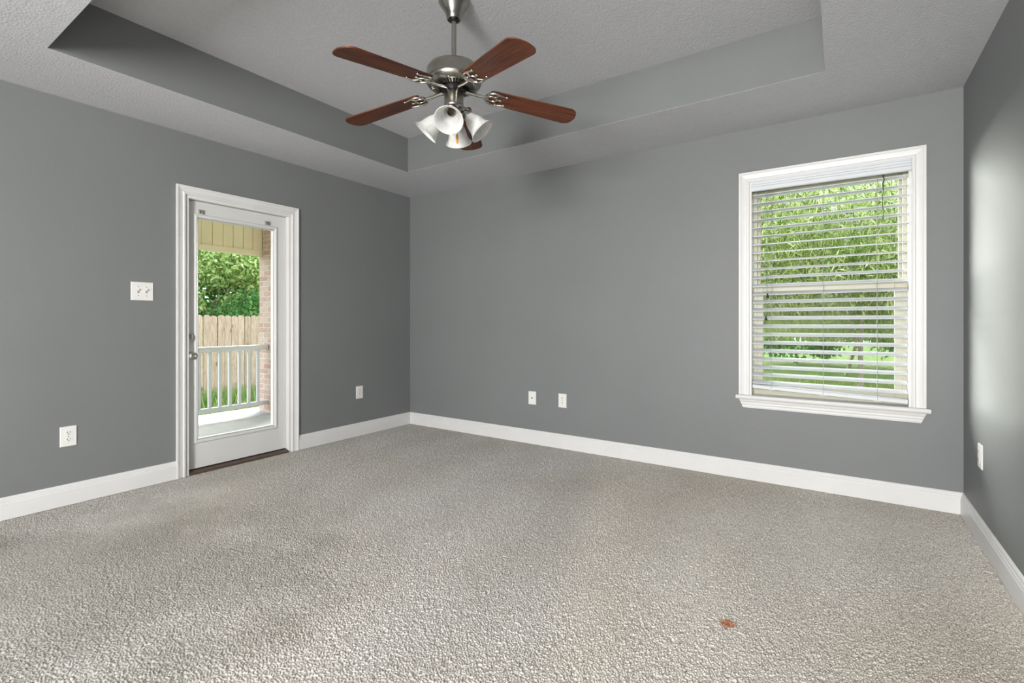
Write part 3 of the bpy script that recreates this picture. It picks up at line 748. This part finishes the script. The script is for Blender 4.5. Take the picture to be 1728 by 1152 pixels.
bc = MB(); bc.box(-2.60, -2.20, -0.23, 0.17, -0.10, 2.50)
tag(bc.build('brick_column', M['brick']), 'pinkish brick porch column seen at the right of the door glass', 'column')
bm_o = tag(empty('porch_beam', (-2.56, -3.2, 1.968)), 'beige grooved porch beam seen across the top of the door glass', 'beam')
def at(o, b, name, m, **k):
    q = b.build(name, m, o, **k); q.location = -Vector(o.location); return q
b = MB(); y = -0.236 - 0.124 * 52
while y < -0.24:
    b.box(-2.534, -2.520, y + 0.003, y + 0.121, 2.034, 2.50); y += 0.124
b.box(-2.60, -2.530, -6.7, -0.231, 2.034, 2.50)
at(bm_o, b, 'panel', M['siding'])
b = MB(); b.box(-2.612, -2.508, -6.7, -0.231, 1.968, 2.034); at(bm_o, b, 'trim_board', M['siding'], bevel=0.004)

rl = tag(empty('porch_railing', (-2.4, -2.5, -0.10)), 'white porch railing with square balusters outside the door', 'railing')
RY0, RY1 = -5.0, -0.231
b = MB(); b.box(-2.435, -2.365, RY0, RY1, 0.738, 0.797); at(rl, b, 'top_rail', M['railing'], bevel=0.012)
b = MB(); b.box(-2.425, -2.375, RY0, RY1, 0.011, 0.066); at(rl, b, 'bottom_rail', M['railing'], bevel=0.006)
y = -0.360; p0 = None
while y > RY0 + 0.05:
    if p0 is None:
        b = MB(); b.box(-2.416, -2.384, -0.016, 0.016, 0.066, 0.738)
        # small arched brackets under the rail
        for s in (1, -1):
            b.prism([(0.016, 0.738), (0.016, 0.700), (0.022, 0.722), (0.040, 0.738)], lambda p: (-2.412, s * p[0], p[1]), lambda p: (-2.388, s * p[0], p[1]))
        p0 = b.build('baluster', M['railing'], rl); q = p0
    else:
        q = p0.copy(); COL.objects.link(q)
    q.location = Vector((0, y, 0)) - Vector(rl.location); y -= 0.1165
b = MB()
for yy in (-5.05,):
    b.box(-2.45, -2.35, yy - 0.05, yy + 0.05, -0.10, 0.90); b.box(-2.46, -2.34, yy - 0.06, yy + 0.06, 0.90, 0.93)
at(rl, b, 'post', M['railing'])
for yy in (-1.9, -3.4):
    b = MB(); b.box(-2.42, -2.38, yy - 0.02, yy + 0.02, -0.10, 0.011); at(rl, b, 'foot_block', M['railing'])

# ------------------------------------------------------------------ outside: fence
fn = tag(empty('wooden_fence', (-6.4, 1.5, GZ)), 'weathered cedar dog-ear picket fence behind the porch railing', 'fence')
pw = 0.131; y = -3.0; i = 0; p0 = []
def picket(h):
    b = MB(); w = pw / 2 - 0.0045; c = 0.034
    b.prism([(-w, 0), (w, 0), (w, h - c), (w - c, h), (-w + c, h), (-w, h - c)], lambda p: (0.010, p[0], p[1]), lambda p: (-0.008, p[0], p[1]))
    return b.build('picket', M['cedar'], fn)
for h in (1.700, 1.706, 1.693): p0.append(picket(h))
while y < 6.0:
    q = p0[i] if i < 3 else p0[random.randrange(3)].copy()
    if i >= 3: COL.objects.link(q)
    q.location = (random.uniform(-0.003, 0.003), y - 1.5, 0.0); q.rotation_euler = (random.uniform(-0.006, 0.006), 0, 0)
    y += pw; i += 1
b = MB()
for z in (0.25, 0.85, 1.45): b.box(-0.046, -0.009, -4.5, 4.5, z - 0.045, z + 0.045)
b.build('fence_rail', M['cedar'], fn)
for yy in (-4.2, -1.8, 0.6, 3.0):
    b = MB(); b.box(-0.135, -0.047, yy - 0.045, yy + 0.045, 0, 1.6); b.build('fence_post', M['cedar'], fn)

# ------------------------------------------------------------------ outside: plants
def leaves(name, m, pts, ln, wd, droop, parent=None, jit=0.35):
    """pts: leaf bases; each leaf is a small folded blade of its own"""
    rnd = random.Random(len(pts)); V = []; F = []
    for p in pts:
        a = rnd.uniform(0, 2 * math.pi); e = rnd.gauss(droop, jit)
        d = Vector((math.cos(a) * math.cos(e), math.sin(a) * math.cos(e), math.sin(e)))
        sd = d.cross(Vector((rnd.gauss(0, 1), rnd.gauss(0, 1), rnd.gauss(0, 1)))).normalized()
        l = ln * rnd.uniform(0.6, 1.25); w = wd * rnd.uniform(0.7, 1.2); k = len(V)
        P = Vector(p); nrm = d.cross(sd) * (w * 0.25)
        V += [tuple(P), tuple(P + d * l * 0.45 + sd * w / 2 + nrm), tuple(P + d * l + Vector((0, 0, -0.12 * l))), tuple(P + d * l * 0.45 - sd * w / 2 + nrm)]
        F += [(k, k + 1, k + 2), (k, k + 2, k + 3)]
    me = bpy.data.meshes.new(name); me.from_pydata(V, [], F); me.materials.append(m)
    o = bpy.data.objects.new(name, me); COL.objects.link(o)
    if parent: o.parent = parent
    return o

def branchy(b, rnd, p, d, l, r, depth, ends):
    pts = [p]; q = p.copy(); dd = d.copy()
    for i in range(4):
        dd = (dd + Vector((rnd.gauss(0, .12), rnd.gauss(0, .12), rnd.gauss(0.02, .08)))).normalized()
        q = q + dd * l / 4; pts.append(q.copy())
    b.tube(pts, [r * (1 - 0.12 * i) for i in range(5)], 6)
    if depth == 0: ends.append(q); return
    for k in range(3):
        a = rnd.uniform(0, 2 * math.pi); t = rnd.uniform(0.45, 0.8)
        nd = (dd * (1 - t * .5) + Vector((math.cos(a), math.sin(a), rnd.uniform(-.1, .5))) * t).normalized()
        branchy(b, rnd, pts[2 + (k % 3)], nd, l * 0.68, r * 0.55, depth - 1, ends)

def broad_tree(name, label, x, y, rx, ry_, z0, z1, n, m, seed, ln=0.13, wd=0.075, group='trees behind the fence', trunk=0.09):
    rnd = random.Random(seed)
    o = tag(empty(name, (x, y, GZ)), label, 'tree', group)
    b = MB(); ends = []
    branchy(b, rnd, Vector((0, 0, 0)), Vector((0, 0, 1)), (z1 - GZ) * 0.42, trunk, 3, ends)
    b.build('trunk', M['bark'], o, smooth=True)
    # clumps, denser at the outside of the crown
    C = []
    for k in range(46):
        a = rnd.uniform(0, 2 * math.pi); h = rnd.random(); s = math.sin(math.pi * min(0.97, 0.12 + h * 0.85)) ** 0.6 * rnd.uniform(0.5, 1.0)
        C.append((rx * s * math.cos(a), ry_ * s * math.sin(a), z0 - GZ + (z1 - z0) * h, rnd.uniform(0.28, 0.55) * min(rx, ry_) ))
    pts = []
    for i in range(n):
        c = rnd.choice(C)
        v = Vector((rnd.gauss(0, 1), rnd.gauss(0, 1), rnd.gauss(0, 1))).normalized() * c[3] * rnd.random() ** 0.4
        pts.append((c[0] + v.x, c[1] + v.y, max(0.1, c[2] + v.z * 0.7)))
    leaves('foliage', m, pts, ln, wd, -0.3, o, 0.6)
    return o
broad_tree('leafy_tree', 'bright green leafy tree behind the fence, left in the door glass', -10.2, 2.6, 1.7, 1.9, 0.7, 3.9, 15000, M['leaf'], 1)
broad_tree('leafy_tree', 'pale green leafy tree behind the fence, right in the door glass', -9.8, 5.2, 1.8, 1.9, 0.7, 4.0, 15000, M['leaf'], 2)
broad_tree('leafy_tree', 'leafy tree behind the fence, hidden left of the door glass', -10.4, -0.8, 1.9, 2.0, 0.8, 3.9, 7000, M['leaf'], 3)
broad_tree('tall_tree', 'dark tall tree standing behind the bright trees', -13.5, 4.6, 3.0, 3.2, 0.4, 4.6, 12000, M['leafdark'], 4, 0.2, 0.12)
broad_tree('tall_tree', 'dark tall tree far behind the fence to the left', -13.5, 0.2, 3.0, 3.2, 0.4, 4.6, 12000, M['leafdark'], 5, 0.2, 0.12)
broad_tree('shrub', 'dark green shrub with bare twigs just above the fence', -8.4, 3.0, 1.1, 1.3, 0.2, 1.75, 4500, M['leafdark'], 6, 0.10, 0.06, trunk=0.03)

def willow(name, label, x, y, r, z1, nst, seed, m):
    """weeping tree: arching twigs with narrow hanging leaves"""
    rnd = random.Random(seed)
    o = tag(empty(name, (x, y, GZ)), label, 'tree', 'weeping trees outside the window')
    b = MB(); ends = []
    branchy(b, rnd, Vector((0, 0, 0)), Vector((0, 0, 1)), (z1 - GZ) * 0.40, 0.055, 3, ends)
    pts = []; tw = MB()
    for k in range(nst):
        a = rnd.uniform(0, 2 * math.pi); rr = r * math.sqrt(rnd.random()); zt = (z1 - GZ) * (1 - 0.45 * (rr / r) ** 2) * rnd.uniform(0.22, 1.0)
        p = Vector((rr * math.cos(a), rr * math.sin(a), zt)); d = Vector((math.cos(a + rnd.gauss(0, .8)), math.sin(a + rnd.gauss(0, .8)), rnd.uniform(0.0, 0.7))).normalized()
        L = rnd.uniform(0.5, 1.1); line = [p.copy()]
        for s in range(9):
            d = (d + Vector((0, 0, -0.20))).normalized(); p = p + d * L / 9; line.append(p.copy())
            if p.z < (1.75 if y < 8 else 1.2 if y < 12 else 0.4): break
            for j in range(3): pts.append((p.x + rnd.gauss(0, .02), p.y + rnd.gauss(0, .02), p.z + rnd.gauss(0, .02)))
        if k % 3 == 0 and len(line) > 3: tw.tube(line, [0.006] + [0.004] * (len(line) - 1), 4)
    b.build('trunk', M['bark'], o, smooth=True)
    tw.build('twigs', M['bark'], o)
    leaves('foliage', m, pts, 0.13, 0.020, -0.75, o, 0.6)
    return o
wl_spots = [(1.7, 6.4, 2.1, 4.7), (4.1, 6.6, 2.1, 4.9), (6.4, 7.2, 2.0, 4.5), (4.0, 13.5, 3.4, 7.0), (2.0, 10.0, 2.6, 5.8), (5.6, 10.6, 2.6, 5.8), (8.8, 8.6, 2.2, 4.4)]
wl_labels = ['weeping narrow-leaved tree outside, behind the left half of the blind', 'weeping narrow-leaved tree outside, behind the right half of the blind',
             'weeping tree outside at the right jamb of the window', 'large weeping tree farthest back, centred behind the blind', 'taller weeping tree behind the two seen through the blind',
             'taller weeping tree behind, seen through the right of the blind', 'weeping tree far right outside the window']
for k, (s, lb) in enumerate(zip(wl_spots, wl_labels)):
    willow('weeping_tree', lb, *s, 1600 if k < 3 else 2000, 20 + k, M['willow'] if k < 3 else M['leaf'])

for k, (x_, y_, lb) in enumerate([(-1.5, 17.0, 'green bush far across the lawn, left in the window'), (2.5, 17.6, 'green bush far across the lawn, middle of the window'), (6.5, 17.2, 'green bush far across the lawn, right in the window'), (10.5, 17.8, 'green bush far across the lawn, beyond the right jamb')]):
    broad_tree('bush', lb, x_, y_, 2.3, 1.4, 0.1, 2.3, 5000, M['leafdark'], 60 + k, 0.2, 0.11, group='bushes across the lawn', trunk=0.05)

def grass(name, label, spots, m):
    rnd = random.Random(99); V = []; F = []
    for (x, y, h) in spots:
        a = rnd.uniform(0, 6.28); l = h * rnd.uniform(0.6, 1.2); w = 0.006 + 0.004 * rnd.random(); k = len(V)
        dx, dy = math.cos(a) * l * rnd.uniform(0.1, 0.6), math.sin(a) * l * rnd.uniform(0.1, 0.6); sx, sy = -math.sin(a) * w, math.cos(a) * w
        V += [(x - sx, y - sy, GZ), (x + sx, y + sy, GZ), (x + dx * .4 + sx * .8, y + dy * .4 + sy * .8, GZ + l * .6), (x + dx * .4 - sx * .8, y + dy * .4 - sy * .8, GZ + l * .6), (x + dx, y + dy, GZ + l)]
        F += [(k, k + 1, k + 2, k + 3), (k + 3, k + 2, k + 4)]
    me = bpy.data.meshes.new(name); me.from_pydata(V, [], F); me.materials.append(m)
    o = bpy.data.objects.new(name, me); COL.objects.link(o)
    return tag(o, label, 'grass', kind='stuff')
rg = random.Random(5)
grass('fence_grass', 'tall green grass along the foot of the fence', [(-6.33 + abs(rg.gauss(0, 0.28)), rg.uniform(-2.5, 4.5), rg.uniform(0.12, 0.34)) for i in range(7000)] + [(rg.uniform(-6.2, -3.1), rg.uniform(-2.0, 4.0), rg.uniform(0.05, 0.12)) for i in range(9000)], M['grass'])
grass('lawn_grass', 'green meadow grass under the weeping trees outside the window', [(rg.uniform(-1.0, 8.0), rg.uniform(2.8, 8.5), rg.uniform(0.15, 0.5)) for i in range(26000)], M['meadow'])
